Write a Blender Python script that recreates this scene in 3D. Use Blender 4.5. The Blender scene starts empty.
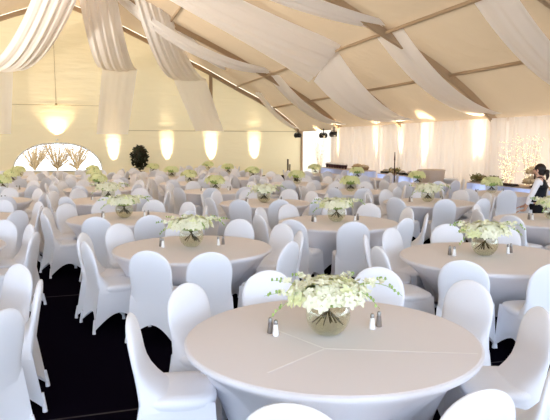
import bpy, math, random
from mathutils import Vector, Matrix
random.seed(7)
PI = math.pi
scene = bpy.context.scene
col = scene.collection

# ------------------------------------------------------------------ frame of the tent
TH = math.atan(190/600.0)
SN, CS = math.sin(TH), math.cos(TH)
def TW(l, u, z=0.0):
    """tent coordinates (across, along, up) -> world"""
    return Vector((l*CS - u*SN, l*SN + u*CS, z))

# ------------------------------------------------------------------ materials
def new_mat(name):
    m = bpy.data.materials.new(name); m.use_nodes = True
    nt = m.node_tree
    for n in list(nt.nodes): nt.nodes.remove(n)
    out = nt.nodes.new('ShaderNodeOutputMaterial')
    return m, nt, out
def principled(name, colr, rough=.6, metal=0, bump=None, spec=.3, var=None, sheen=0):
    m, nt, out = new_mat(name)
    b = nt.nodes.new('ShaderNodeBsdfPrincipled')
    b.inputs['Base Color'].default_value = (*colr, 1)
    b.inputs['Roughness'].default_value = rough
    b.inputs['Metallic'].default_value = metal
    b.inputs['Specular IOR Level'].default_value = spec
    if sheen: b.inputs['Sheen Weight'].default_value = sheen
    nt.links.new(b.outputs[0], out.inputs[0])
    tc = nt.nodes.new('ShaderNodeTexCoord')
    if bump:
        nz = nt.nodes.new('ShaderNodeTexNoise'); nz.inputs['Scale'].default_value = bump[0]
        nz.inputs['Detail'].default_value = 4
        nt.links.new(tc.outputs['Object'], nz.inputs['Vector'])
        bp = nt.nodes.new('ShaderNodeBump'); bp.inputs['Strength'].default_value = bump[1]
        bp.inputs['Distance'].default_value = bump[2]
        nt.links.new(nz.outputs['Fac'], bp.inputs['Height']); nt.links.new(bp.outputs[0], b.inputs['Normal'])
    if var:
        nz = nt.nodes.new('ShaderNodeTexNoise'); nz.inputs['Scale'].default_value = var[0]
        nz.inputs['Detail'].default_value = 3
        nt.links.new(tc.outputs['Object'], nz.inputs['Vector'])
        rp = nt.nodes.new('ShaderNodeValToRGB')
        rp.color_ramp.elements[0].position = .35; rp.color_ramp.elements[1].position = .65
        rp.color_ramp.elements[0].color = (*var[1], 1); rp.color_ramp.elements[1].color = (*colr, 1)
        nt.links.new(nz.outputs['Fac'], rp.inputs[0]); nt.links.new(rp.outputs[0], b.inputs['Base Color'])
    return m
def translucent(name, colr, tcol, fac, bump=None):
    """cloth that lets some of the light behind it through"""
    m, nt, out = new_mat(name)
    d = nt.nodes.new('ShaderNodeBsdfDiffuse'); d.inputs['Color'].default_value = (*colr, 1)
    t = nt.nodes.new('ShaderNodeBsdfTranslucent'); t.inputs['Color'].default_value = (*tcol, 1)
    mx = nt.nodes.new('ShaderNodeMixShader'); mx.inputs[0].default_value = fac
    nt.links.new(d.outputs[0], mx.inputs[1]); nt.links.new(t.outputs[0], mx.inputs[2])
    nt.links.new(mx.outputs[0], out.inputs[0])
    if bump:
        tc = nt.nodes.new('ShaderNodeTexCoord')
        mp = nt.nodes.new('ShaderNodeMapping'); mp.inputs['Scale'].default_value = bump[3]
        nz = nt.nodes.new('ShaderNodeTexNoise'); nz.inputs['Scale'].default_value = bump[0]
        nz.inputs['Detail'].default_value = 3
        nt.links.new(tc.outputs['Object'], mp.inputs[0]); nt.links.new(mp.outputs[0], nz.inputs['Vector'])
        bp = nt.nodes.new('ShaderNodeBump'); bp.inputs['Strength'].default_value = bump[1]
        bp.inputs['Distance'].default_value = bump[2]
        nt.links.new(nz.outputs['Fac'], bp.inputs['Height'])
        nt.links.new(bp.outputs[0], d.inputs['Normal']); nt.links.new(bp.outputs[0], t.inputs['Normal'])
    return m
def emission(name, colr, s):
    m, nt, out = new_mat(name)
    e = nt.nodes.new('ShaderNodeEmission'); e.inputs['Color'].default_value = (*colr, 1)
    e.inputs['Strength'].default_value = s
    nt.links.new(e.outputs[0], out.inputs[0]); return m
def thin_glass(name, tint, refl=.12, gcol=(1, 1, 1)):
    m, nt, out = new_mat(name)
    t = nt.nodes.new('ShaderNodeBsdfTransparent'); t.inputs['Color'].default_value = (*tint, 1)
    g = nt.nodes.new('ShaderNodeBsdfGlossy'); g.inputs['Roughness'].default_value = .05
    g.inputs['Color'].default_value = (*gcol, 1)
    lw = nt.nodes.new('ShaderNodeLayerWeight'); lw.inputs['Blend'].default_value = refl
    mx = nt.nodes.new('ShaderNodeMixShader')
    nt.links.new(lw.outputs['Facing'], mx.inputs[0]); nt.links.new(t.outputs[0], mx.inputs[1])
    nt.links.new(g.outputs[0], mx.inputs[2]); nt.links.new(mx.outputs[0], out.inputs[0]); return m

M = {}
M['cover'] = principled('white_stretch_cloth', (.82, .83, .88), .75, bump=(9, .12, .02), spec=.2, sheen=.1)
M['table_top'] = principled('champagne_stretch_cloth', (.81, .78, .81), .8, bump=(160, .05, .004), spec=.15)
M['table_skirt'] = principled('white_table_skirt_cloth', (.80, .80, .85), .75, bump=(7, .25, .03), spec=.2)
M['seam'] = principled('white_seam_thread', (.89, .87, .88), .7)
M['carpet'] = principled('black_carpet', (.004, .003, .007), .95, bump=(300, .4, .004), spec=.0)
M['ground'] = principled('pale_gravel_ground', (.62, .60, .56), .9, bump=(6, .3, .02), var=(2, (.52, .5, .45)))
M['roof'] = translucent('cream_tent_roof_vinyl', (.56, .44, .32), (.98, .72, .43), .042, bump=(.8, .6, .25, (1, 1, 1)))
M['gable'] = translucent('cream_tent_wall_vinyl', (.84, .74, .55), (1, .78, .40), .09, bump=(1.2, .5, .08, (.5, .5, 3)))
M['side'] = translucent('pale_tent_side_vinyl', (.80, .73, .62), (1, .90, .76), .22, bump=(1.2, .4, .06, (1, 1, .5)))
M['swag'] = translucent('white_sheer_drape', (.95, .94, .94), (.98, .96, .95), .45, bump=(2.2, .25, .03, (1, 1, 1)))
M['curtain'] = translucent('white_voile_curtain', (.90, .84, .78), (.97, .90, .82), .40, bump=(3, .15, .02, (1, 1, .2)))
M['beam'] = principled('tan_aluminium_beam', (.42, .30, .19), .5, .15, spec=.3)
M['rope'] = principled('tan_cord', (.50, .40, .25), .9)
M['white_metal'] = principled('white_painted_frame', (.8, .78, .72), .5)
M['pane'] = thin_glass('clear_vinyl_window', (.96, .97, .97), .06)
M['glass'] = thin_glass('fishbowl_glass', (.89, .89, .83), .22, (.9, .92, .85))
M['water'] = thin_glass('vase_water', (.94, .945, .90), .05)
M['stem'] = principled('dark_flower_stems', (.10, .085, .04), .6, var=(30, (.05, .035, .02)))
M['green'] = principled('pale_green_buds', (.42, .56, .20), .55, var=(40, (.25, .38, .10)))
M['petal'] = translucent('cream_white_petals', (.90, .90, .74), (.85, .88, .55), .22)
M['petal_yellow'] = translucent('ivory_green_petals', (.82, .85, .52), (.8, .85, .4), .2)
M['chrome'] = principled('brushed_metal_cap', (.35, .34, .33), .35, .9)
M['salt'] = principled('white_salt_in_glass', (.86, .86, .86), .3)
M['pepper'] = principled('dark_pepper_in_glass', (.20, .17, .15), .3)
M['black'] = principled('black_plastic', (.012, .012, .013), .5)
M['blackcloth'] = principled('black_vest_cloth', (.010, .010, .014), .85, bump=(60, .2, .01))
M['shirt'] = principled('white_shirt_cotton', (.84, .80, .80), .8, bump=(12, .4, .03))
M['skin'] = principled('skin', (.62, .36, .25), .5, spec=.35)
M['hair'] = principled('dark_brown_hair', (.020, .011, .008), .45, bump=(50, .5, .01))
M['lip'] = principled('lips', (.45, .14, .12), .45)
M['eye'] = principled('dark_eyes', (.02, .015, .01), .2)
M['wood'] = principled('dark_brown_wood', (.10, .05, .03), .5, var=(12, (.06, .03, .02)))
M['wicker'] = principled('brown_wicker', (.42, .30, .17), .8, bump=(60, .8, .02), var=(40, (.28, .18, .10)))
M['bread'] = principled('golden_bread_crust', (.60, .44, .25), .7, var=(18, (.72, .58, .38)))
M['leafdark'] = principled('dark_green_leaves', (.018, .030, .012), .5, var=(6, (.035, .022, .012)))
M['leaf'] = principled('olive_leaves', (.16, .18, .06), .6, var=(9, (.22, .16, .06)))
M['terracotta'] = principled('dark_planter', (.05, .04, .035), .7)
M['bark'] = principled('brown_bark', (.34, .24, .13), .9, var=(8, (.24, .16, .08)))
M['twigleaf'] = principled('dry_tan_leaves', (.42, .30, .14), .8)
M['bulb'] = emission('fairy_light_bulbs', (1, .82, .52), 2.2)
M['willow'] = principled('pale_willow_branch', (.62, .50, .36), .7)
M['lens'] = emission('uplight_lens', (1, .80, .45), 14)
M['blue_skirt'] = translucent('white_satin_buffet_skirt', (.74, .78, .90), (.80, .86, 1), .5)
M['linen'] = principled('beige_buffet_linen', (.62, .50, .40), .8, bump=(6, .3, .03))
M['porcelain'] = principled('white_porcelain', (.85, .83, .80), .3)
M['plum'] = principled('dark_plum_dessert', (.07, .03, .04), .35)
M['steel'] = principled('polished_steel', (.5, .5, .5), .25, 1)

# ------------------------------------------------------------------ mesh builder
class MB:
    def __init__(s): s.v = []; s.f = []; s.sm = []; s.mi = []; s.mat = 0
    def add(s, vs, fs, smooth=True, mi=None):
        b = len(s.v); s.v += [tuple(x) for x in vs]
        for f in fs:
            s.f.append([i+b for i in f]); s.sm.append(smooth); s.mi.append(s.mat if mi is None else mi)
    def grid(s, P, closed=False, smooth=True):
        n, m = len(P), len(P[0]); vs = [p for r in P for p in r]; fs = []
        for i in range(n-1):
            for j in range(m if closed else m-1):
                k = (j+1) % m
                fs.append([i*m+j, i*m+k, (i+1)*m+k, (i+1)*m+j])
        s.add(vs, fs, smooth)
    def rings(s, R, cap0=True, cap1=True, smooth=True):
        s.grid(R, True, smooth)
        m = len(R[0])
        if cap0: s.add(R[0], [list(range(m))[::-1]], smooth)
        if cap1: s.add(R[-1], [list(range(m))], smooth)
    def box(s, c, d, rz=0, smooth=False):
        x, y, z = d[0]/2, d[1]/2, d[2]/2; vs = []
        for k in (-1, 1):
            for (a, b) in ((-1, -1), (1, -1), (1, 1), (-1, 1)):
                px, py = a*x, b*y
                vs.append((c[0]+px*math.cos(rz)-py*math.sin(rz), c[1]+px*math.sin(rz)+py*math.cos(rz), c[2]+k*z))
        s.add(vs, [[3, 2, 1, 0], [4, 5, 6, 7], [0, 1, 5, 4], [1, 2, 6, 5], [2, 3, 7, 6], [3, 0, 4, 7]], smooth)
    def lathe(s, prof, n=24, c=(0, 0, 0), cap0=True, cap1=True):
        R = [[(c[0]+r*math.cos(2*PI*k/n), c[1]+r*math.sin(2*PI*k/n), c[2]+z) for k in range(n)] for r, z in prof]
        s.rings(R, cap0, cap1)
    def tube(s, pts, r, n=8):
        pts = [Vector(p) for p in pts]; R = []
        rr = r if isinstance(r, (list, tuple)) else [r]*len(pts)
        up = None
        for i, p in enumerate(pts):
            t = (pts[min(i+1, len(pts)-1)] - pts[max(i-1, 0)]).normalized()
            if up is None: up = Vector((0, 0, 1)) if abs(t.z) < .9 else Vector((1, 0, 0))
            a = t.cross(up)
            if a.length < 1e-5: a = t.cross(Vector((0, 1, 0)))
            a.normalize(); b = t.cross(a); up = -b if False else up
            R.append([p + rr[i]*(a*math.cos(2*PI*k/n) + b*math.sin(2*PI*k/n)) for k in range(n)])
        s.rings(R)
    def ball(s, c, r, n=8, m=6):
        rx, ry, rz = r if isinstance(r, (tuple, list)) else (r, r, r)
        R = []
        for i in range(m+1):
            a = -PI/2 + PI*(i*.98+.01*m)/m
            R.append([(c[0]+rx*math.cos(a)*math.cos(2*PI*k/n), c[1]+ry*math.cos(a)*math.sin(2*PI*k/n), c[2]+rz*math.sin(a)) for k in range(n)])
        s.rings(R)
    def mesh(s, name, *mats):
        me = bpy.data.meshes.new(name); me.from_pydata(s.v, [], s.f)
        for m in mats: me.materials.append(m)
        me.polygons.foreach_set('use_smooth', s.sm); me.polygons.foreach_set('material_index', s.mi)
        me.update(); return me
    def build(s, name, mats, parent=None, kind=None):
        if not isinstance(mats, (list, tuple)): mats = [mats]
        return ob(name, s.mesh(name, *mats), parent, kind)
def ob(name, me, parent=None, kind=None):
    o = bpy.data.objects.new(name, me); col.objects.link(o)
    if parent is not None: o.parent = parent
    if kind: o['kind'] = kind
    return o
def tag(o, label, cat, group=None):
    o['label'] = label; o['category'] = cat
    if group: o['group'] = group
    return o
def thing(name, label, cat, loc=(0, 0, 0), rz=0, group=None):
    o = bpy.data.objects.new(name, None); col.objects.link(o)
    o.location = loc; o.rotation_euler = (0, 0, rz); o.empty_display_size = .1
    return tag(o, label, cat, group)
def copy_tree(o, parent=None):
    c = o.copy(); col.objects.link(c)
    if parent is not None: c.parent = parent
    for ch in list(o.children): copy_tree(ch, c)
    return c
def struct(name, mb, mats): return mb.build(name, mats, None, 'structure')

# ------------------------------------------------------------------ tent shell
L0 = -1.0
RP = [(0, 9.45), (2.7, 8.5), (5.4, 7.25), (7.9, 6.1), (9.6, 5.2), (10.5, 4.78), (11.3, 4.36), (12.0, 3.92), (12.6, 3.50), (13.05, 3.12), (13.35, 2.85), (13.6, 2.6)]
def roof_z(l):
    r = abs(l-L0)
    for (a, za), (b, zb) in zip(RP, RP[1:]):
        if r <= b: return za + (zb-za)*(r-a)/(b-a)
    return RP[-1][1]
def smooth_roof(l):
    return sum(roof_z(l+d)*w for d, w in ((-.5, .25), (0, .5), (.5, .25))) if abs(l-L0) < 13 else roof_z(l)
WR, WL = 12.6, -14.6
UB = 34.5
ARCH = [-7.4, -1.5, 4.4, 10.3, 16.2, 22.1, 28.2, UB]
EAVE = 2.75

mb = MB()
mb.grid([[TW(WL, -7.4, 0), TW(WR, -7.4, 0)], [TW(WL, UB, 0), TW(WR, UB, 0)]], smooth=False)
struct('floor', mb, M['carpet'])
# faint seams of the carpet widths
mb = MB()
for u in (4.35, 8.0, 11.66, 15.3, 19.0):
    a, b = TW(WL+.2, u, .004), TW(WR-.2, u, .004)
    d = TW(0, .012, 0)
    mb.add([a-d, b-d, b+d, a+d], [[0, 1, 2, 3]], False)
struct('trim_5', mb, principled('grey_carpet_tape', (.022, .018, .022), .8))
mb = MB()
mb.grid([[(-120, -60, -.03), (120, -60, -.03)], [(-120, 160, -.03), (120, 160, -.03)]], smooth=False)
struct('ground', mb, M['ground'])

# roof: one skin, ballooning a little between arches and purlins
mb = MB(); P = []
ls = []
r = 0.0
while r <= 13.6001: ls.append(r); r += .17
lats = [L0-x for x in ls[::-1]] + [L0+x for x in ls[1:]]
PUR = (0, 4.9, 9.5, 11.7, 13.6)
def scallop(l):
    r = abs(l-L0)
    for a, b in zip(PUR, PUR[1:]):
        if a <= r <= b: return math.sin(PI*(r-a)/(b-a))*min(1, (b-a)/4)
    return 0
us = []
for a, b in zip(ARCH, ARCH[1:]):
    for k in range(12): us.append((a+(b-a)*k/12, k/12))
us.append((UB, 0))
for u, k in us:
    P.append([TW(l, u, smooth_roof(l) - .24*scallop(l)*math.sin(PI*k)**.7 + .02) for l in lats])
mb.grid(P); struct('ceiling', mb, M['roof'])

# arches and purlins
mb = MB()
for u in ARCH:
    rings = []
    for l in lats:
        z = smooth_roof(l) - .02
        n = Vector((0, 0, 1))
        rings.append([TW(l, u-.07, z), TW(l, u+.07, z), TW(l, u+.07, z-.24), TW(l, u-.07, z-.24)])
    mb.rings(rings, smooth=False)
struct('trim_1', mb, M['beam'])
mb = MB()
for r in (4.9, 9.5, 11.7):
    for s in (-1, 1):
        l = L0+s*r; z = smooth_roof(l)-.12
        mb.tube([TW(l, ARCH[0], z), TW(l, UB, z)], .055, 8)
mb.tube([TW(L0, ARCH[0], smooth_roof(L0)-.14), TW(L0, UB, smooth_roof(L0)-.14)], .07, 8)
struct('trim_2', mb, M['beam'])
# eave beams, side posts
mb = MB()
for l in (WR+.03, WL-.03):
    mb.tube([TW(l, ARCH[0], EAVE), TW(l, UB, EAVE)], .07, 8)
    for u in ARCH:
        mb.tube([TW(l, u, 0), TW(l, u, EAVE)], .07, 8)
struct('trim_3', mb, M['beam'])

# gable wall with an arched opening
WC, WHW, WB, WT = -1.35, 2.27, .42, 1.93
def win_top(l):
    x = abs(l-WC)/WHW
    if x >= 1: return None
    return WB + (WT-WB)*(1-x**2.4)**(1/2.0)
mb = MB()
gl = sorted(set([round(WL+k*.30, 3) for k in range(int((WR-WL)/.30)+1)] + [WR] + [round(WC+WHW*math.sin(PI/2*k/14), 4) for k in range(-14, 15)]))
gl = [l for i, l in enumerate(gl) if i == 0 or l-gl[i-1] > .004]
ug = UB+.08
def colstrip(l0, l1, z00, z01, z10, z11, n):
    g = []
    for k in range(n+1):
        t = k/n
        g.append([TW(l0, ug, z00+(z01-z00)*t), TW(l1, ug, z10+(z11-z10)*t)])
    mb.grid(g)
for a, b in zip(gl, gl[1:]):
    m_ = (a+b)/2
    if abs(m_-WC) < WHW:
        ta = win_top(a) or WB; tb = win_top(b) or WB
        colstrip(a, b, -.02, WB, -.02, WB, 2)
        colstrip(a, b, ta, smooth_roof(a)+.05, tb, smooth_roof(b)+.05, 10)
    else:
        colstrip(a, b, -.02, smooth_roof(a)+.05, -.02, smooth_roof(b)+.05, 10)
struct('wall_back', mb, M['gable'])
# side walls (open for the first bays, where the daylight comes in)
def side_wall(name, l, u0, u1):
    mb = MB(); g = []
    n = 60
    for k in range(9):
        z = -.02+(EAVE+.02)*k/8
        g.append([TW(l+.02*math.sin(j*.9), u0+(u1-u0)*j/n, z) for j in range(n+1)])
    mb.grid(g); struct(name, mb, M['side'])
side_wall('wall_right', WR+.12, 6.0, UB+.08)
side_wall('wall_left', WL-.12, 16.2, UB+.08)

# window: frame, pane, glazing bars
mb = MB()
arc = [WC+WHW*math.sin(PI/2*k/20) for k in range(-20, 21)]
pts = [TW(l, ug-.03, (win_top(l) or WB)) for l in arc]
mb.tube(pts, .045, 8); mb.tube([TW(WC-WHW-.04, ug-.03, WB), TW(WC+WHW+.04, ug-.03, WB)], .05, 8)
w = struct('window_1', mb, M['white_metal'])
mb = MB()
base = [TW(l, ug+.01, WB) for l in arc]; top = [TW(l, ug+.01, (win_top(l) or WB)) for l in arc]
mb.grid([base, top], smooth=False)
pn = mb.build('pane', M['pane'], w)

# gable seams, cables, intermediate posts
mb = MB()
mb.tube([TW(L0-.35, ug-.03, 3.95), TW(L0-.35, ug-.03, 9.3)], .011, 6)
mb.tube([TW(-4.6, ug-.03, 3.95), TW(2.2, ug-.03, 3.95)], .014, 6)
mb.tube([TW(2.2, ug-.03, 2.62), TW(WR, ug-.03, 2.62)], .02, 6)
mb.ball(TW(L0-.35, ug-.05, 3.98), .07)
struct('trim_4', mb, M['rope'])
mb = MB()
for l in (7.05,):
    a, b = TW(l-.09, ug-.12), TW(l+.09, ug-.12)
    mb.box(TW(l, ug-.12, (smooth_roof(l)-.2+2.6)/2), (.18, .14, smooth_roof(l)-.2-2.6), TH)
struct('trim_6', mb, M['beam'])

# ------------------------------------------------------------------ drapes
def drape(P0, P1, wv0, wv1, sag, csag=.25, folds=6, famp=.05, nt=44, nw=56, pinch0=1., pinch1=1., droop=(0, 0, 0), seed=0):
    """hanging length of gathered cloth from P0 to P1; wv = half width vectors"""
    rnd = random.Random(seed); g = []
    P0, P1, wv0, wv1 = Vector(P0), Vector(P1), Vector(wv0), Vector(wv1)
    ph = [rnd.uniform(0, 6.28) for _ in range(3)]
    for i in range(nt+1):
        t = i/nt
        c = P0.lerp(P1, t); q = 4*t*(1-t)
        c = c + Vector((0, 0, -sag*q))
        wv = wv0.lerp(wv1, t) * (pinch0*(1-t)+pinch1*t + (1-(pinch0*(1-t)+pinch1*t))*q)
        tan = (P1-P0) + Vector((0, 0, -sag*4*(1-2*t)))
        nrm = wv.cross(tan)
        if nrm.length > 1e-6: nrm.normalize()
        if nrm.z > 0: nrm = -nrm
        row = []
        for j in range(nw+1):
            x = 2*j/nw-1
            f = famp*(math.sin(folds*PI*x+ph[0]+.6*math.sin(2.2*t+ph[1])) + .5*math.sin(folds*1.7*PI*x+ph[2]+t))*(.35+.65*q)
            p = c + wv*x + nrm*(csag*(1-x*x)*(.3+.7*q) + f) + Vector((0, 0, -(droop[0]*(1-t)+droop[1]*t+droop[2]*q)*(1+x)/2))
            row.append(p)
        g.append(row)
    return g
ENDS = dict(A=(-4.25, 5.85), B=(1.9, 6.0), C=(5.75, 5.55), D=(8.6, 5.35))
def fan(name, start, end, tailbot, half0, half1, sag, label, seed, wdir0=None):
    th = thing('fabric_swag', label, 'fabric swag', TW(end[0], end[1], 0), 0, 'white fabric swags under the tent roof')
    base = th.location
    ax = TW(1, 0, 0)
    P0, P1 = TW(*start)-base, TW(*end)-base
    mb = MB()
    mb.grid(drape(P0, P1, (wdir0 or ax)*half0, ax*half1, sag, .25, 5, .045, seed=seed))
    mb.build('gathered_swag', M['swag'], th)
    mb = MB(); P2 = TW(*tailbot)-base
    mb.grid(drape(P1, P2, ax*half1*.95, ax*half1*.85, .0, .05, 3, .012, nt=20, seed=seed+50))
    mb.build('hanging_tail', M['swag'], th)
    return th
WALLU = UB-.25
fan('A', (.2, 22.0, 9.3), (-4.25, WALLU, 5.8), (-4.4, WALLU-.1, 2.4), .75, .95, 1.5, 'white gathered swag at far left, its tail hanging left of the arched window', 1)
fan('B', (.45, 25.0, 9.6), (2.0, WALLU, 5.95), (1.5, WALLU-.1, 2.4), .72, .98, 1.3, 'white gathered swag, its tail hanging just right of the arched window', 2)
fan('C', (2.2, 25.0, 9.6), (5.8, WALLU, 5.5), (6.9, WALLU-.1, 2.6), .62, .98, 1.2, 'white gathered swag with slanting tail left of the brown gable post', 3)
# lateral swags that follow the arches
def lateral(start, end, tailbot, w0, w1, wt, sag, label, seed, csag=.3, droop=(0, 0, 0), tsag=.5, folds=6, famp=.05):
    th = thing('fabric_swag', label, 'fabric swag', TW(end[0], end[1], 0), 0, 'white fabric swags under the tent roof')
    base = th.location; al = TW(0, 1, 0)
    P0, P1, P2 = TW(*start)-base, TW(*end)-base, TW(*tailbot)-base
    mb = MB(); mb.grid(drape(P0, P1, al*w0, al*w1, sag, csag, folds, famp, droop=droop, seed=seed))
    mb.build('gathered_swag', M['swag'], th)
    mb = MB(); mb.grid(drape(P1, P2, al*wt, al*wt*.9, tsag, .05, 3, .012, nt=24, droop=(droop[1], 0, 0), seed=seed+50))
    mb.build('hanging_tail', M['swag'], th)
lateral((2.6, 27.0, 9.2), (8.55, 32.6, 5.9), (12.0, 33.8, 2.8), .35, .45, .55, 1.0, 'narrow white swag ending in the far corner, right of the gable post', 4, csag=.2)
lateral((1.0, 28.0, 8.9), (8.6, 28.0, 5.35), (12.3, 28.0, 2.85), .6, .7, .85, .7, 'white swag whose tail falls behind the broad centre swag', 5, folds=4)
lateral((-.6, 20.6, 8.9), (8.5, 20.9, 5.3), (12.3, 21.8, 2.85), 1.5, 1.6, 1.0, .25, 'broad white swag crossing the upper centre of the tent', 6, csag=.35, droop=(.0, 1.0, -.35), folds=6, famp=.05)
lateral((-.8, 16.3, 8.9), (8.5, 16.3, 5.4), (12.3, 16.4, 2.85), .6, .55, .8, .5, 'white swag falling to the curtain wall right of the broad centre swag', 7, folds=4)
lateral((-.8, 11.4, 8.9), (8.4, 11.4, 5.3), (12.3, 11.4, 2.85), .7, .65, .65, .6, 'wide white swag in the upper right corner', 8, folds=4)

# curtains along the right wall
CU = [29.0, 26.3, 23.6, 20.9, 18.2, 15.5, 12.8, 10.1, 7.4]
cw = ['farthest', 'second from the far corner', 'third from the far corner', 'fourth from the far corner', 'behind the draped bar table', 'behind the glowing branch lights', 'behind the standing waitress', 'right of the waitress']
for i, (a, b) in enumerate(zip(CU, CU[1:])):
    rnd = random.Random(i+20); th_o = TW(WR-.28, (a+b)/2, 0)
    g = []
    ph = [rnd.uniform(0, 6) for _ in range(4)]
    for k in range(15):
        z = .03+(EAVE-.06)*k/14; row = []
        for j in range(97):
            s = j/96; u = a+(b-a)*s
            f = .055*math.sin(2*PI*s*9+ph[0]+.9*math.sin(5*s+ph[1])) + .03*math.sin(2*PI*s*17+ph[2]) + .06*math.sin(2*PI*s*2.3+ph[3])
            f *= (.7+.3*(1-k/14)); 
            row.append(TW(WR-.28+f, u, z)-th_o)
        g.append(row)
    mb = MB(); mb.grid(g); o = mb.build('curtain', M['curtain'])
    o.location = th_o
    tag(o, 'white pleated curtain on the right wall, ' + cw[i], 'curtain', 'curtains along the right wall')

# ------------------------------------------------------------------ banquet chair
def back_rings():
    R = []
    zs = [.40, .44, .48, .52, .57, .62, .67, .71, .75, .79, .83, .86, .885, .905, .918, .926, .930]
    for z in zs:
        w = .226 + .008*max(0, (.60-z)/.2)
        if z < .66: w -= .010*math.sin(PI*min(1, max(0, (z-.44)/.22)))
        if z > .70: w = .226*math.sqrt(max(.0004, 1-((z-.70)/.2305)**2.4))
        yc = -.205-.085*max(0, (z-.44)/.49)**1.15
        f = .030+.17*max(0, 1-(z-.44)/.24)**2.2 if z < .68 else .030
        bk = .030
        if z > .8: f = .030*math.sqrt(max(.03, 1-((z-.8)/.132)**2)); bk = f
        row = []
        for k in range(28):
            a = 2*PI*k/28; c, s = math.cos(a), math.sin(a)
            row.append((w*math.copysign(abs(c)**.62, c), yc + (f if s > 0 else bk)*math.copysign(abs(s)**.75, s), z))
        R.append(row)
    return R
def seat_mb():
    mb = MB(); R = []
    for (z, e) in ((.40, -.006), (.425, .004), (.445, .006), (.462, -.002), (.472, -.02), (.476, -.06)):
        hx, hy = .232+e, .215+e; row = []
        for k in range(32):
            a = 2*PI*k/32; c, s = math.cos(a), math.sin(a)
            row.append((hx*math.copysign(abs(c)**.42, c), .01+hy*math.copysign(abs(s)**.42, s), z))
        R.append(row)
    mb.rings(R); return mb
FEET = [(-.248, .245), (.248, .245), (.247, -.295), (-.247, -.295)]
TOPC = [(-.228, .215), (.228, .215), (.230, -.222), (-.230, -.222)]
def skirt_mb():
    mb = MB(); rows = 12; n = 12
    for q in range(4):
        A, B = TOPC[q], TOPC[(q+1) % 4]; a, b = FEET[q], FEET[(q+1) % 4]
        nx, ny = (B[1]-A[1]), -(B[0]-A[0]); ln = math.hypot(nx, ny); nx, ny = -nx/ln, -ny/ln
        cx, cy = -(A[0]+B[0])/2, -(A[1]+B[1])/2
        if nx*cx+ny*cy < 0: nx, ny = -nx, -ny
        g = []
        for i in range(rows+1):
            t = i/rows; row = []
            for j in range(n+1):
                s = j/n
                zt = .445 if q != 2 else .47
                hem = .022+.155*(1-abs(2*s-1)**1.7)
                tx, ty = A[0]+(B[0]-A[0])*s, A[1]+(B[1]-A[1])*s
                fx, fy = a[0]+(b[0]-a[0])*s, a[1]+(b[1]-a[1])*s
                bow = .035*math.sin(PI*s)*t
                z = zt+(hem-zt)*t
                tt = (zt-z)/(zt-.022)
                row.append((tx+(fx-tx)*tt+nx*bow, ty+(fy-ty)*tt+ny*bow, z))
            g.append(row)
        mb.grid(g)
    return mb
def foot_mb(p):
    mb = MB(); x, y = p
    ix, iy = x*.93, y*.93 if y > 0 else y*.95
    mb.tube([(x, y, 0), (x*.995, y*.995, .03), (ix*.995, iy, .14)], [.019, .017, .012], 8); return mb
backmb = MB(); backmb.rings(back_rings())
chair_meshes = [('backrest', backmb.mesh('backrest', M['cover'])), ('seat', seat_mb().mesh('seat', M['cover'])),
                ('skirt', skirt_mb().mesh('skirt', M['cover']))] + [('leg', foot_mb(p).mesh('leg', M['cover'])) for p in FEET]
allmb = MB(); allmb.rings(back_rings())
for x in (seat_mb(), skirt_mb()) + tuple(foot_mb(p) for p in FEET): allmb.add(x.v, x.f)
chair_far = allmb.mesh('banquet_chair', M['cover'])

# ------------------------------------------------------------------ tables
TR = .915
def table_meshes():
    mb = MB()
    mb.lathe([(TR-.012, .742), (TR-.012, .7485), (TR-.018, .7495), (TR*.5, .7505), (.05, .751)], 72, cap0=False)
    top = mb.mesh('tabletop', M['table_top'])
    mb = MB(); g = []
    n = 96
    for r, z in ((TR-.03, .744), (TR-.010, .7465), (TR-.002, .742), (TR+.002, .735), (TR+.002, .722)):
        g.append([(r*math.cos(2*PI*k/n), r*math.sin(2*PI*k/n), z) for k in range(n)])
    for i in range(15):
        t = i/14; row = []
        for k in range(n):
            a = 2*PI*k/n
            ft = abs(math.cos(2*a))**6
            rb = .50+.12*ft; hem = .03+.20*(1-ft)
            z = .712+(hem-.712)*t
            r = rb+(TR-.003-rb)*(1-t)**1.6
            r += .006*math.sin(24*a)*math.sin(PI*t)
            row.append((r*math.cos(a), r*math.sin(a), z))
        g.append(row)
    mb.grid(g, True); sk = mb.mesh('table_skirt', M['table_skirt'])
    mb = MB()
    for q in range(4):
        a = PI/2*q
        mb.tube([(.61*math.cos(a), .61*math.sin(a), 0), (.60*math.cos(a), .60*math.sin(a), .10)], .022, 8)
    return top, sk
TOPM, SKM = table_meshes()
legm = []
for q in range(4):
    mb = MB(); a = PI/2*q
    mb.tube([(.605*math.cos(a), .605*math.sin(a), 0), (.59*math.cos(a), .59*math.sin(a), .3)], [.022, .015], 8)
    legm.append(mb.mesh('leg', M['table_skirt']))

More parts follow.
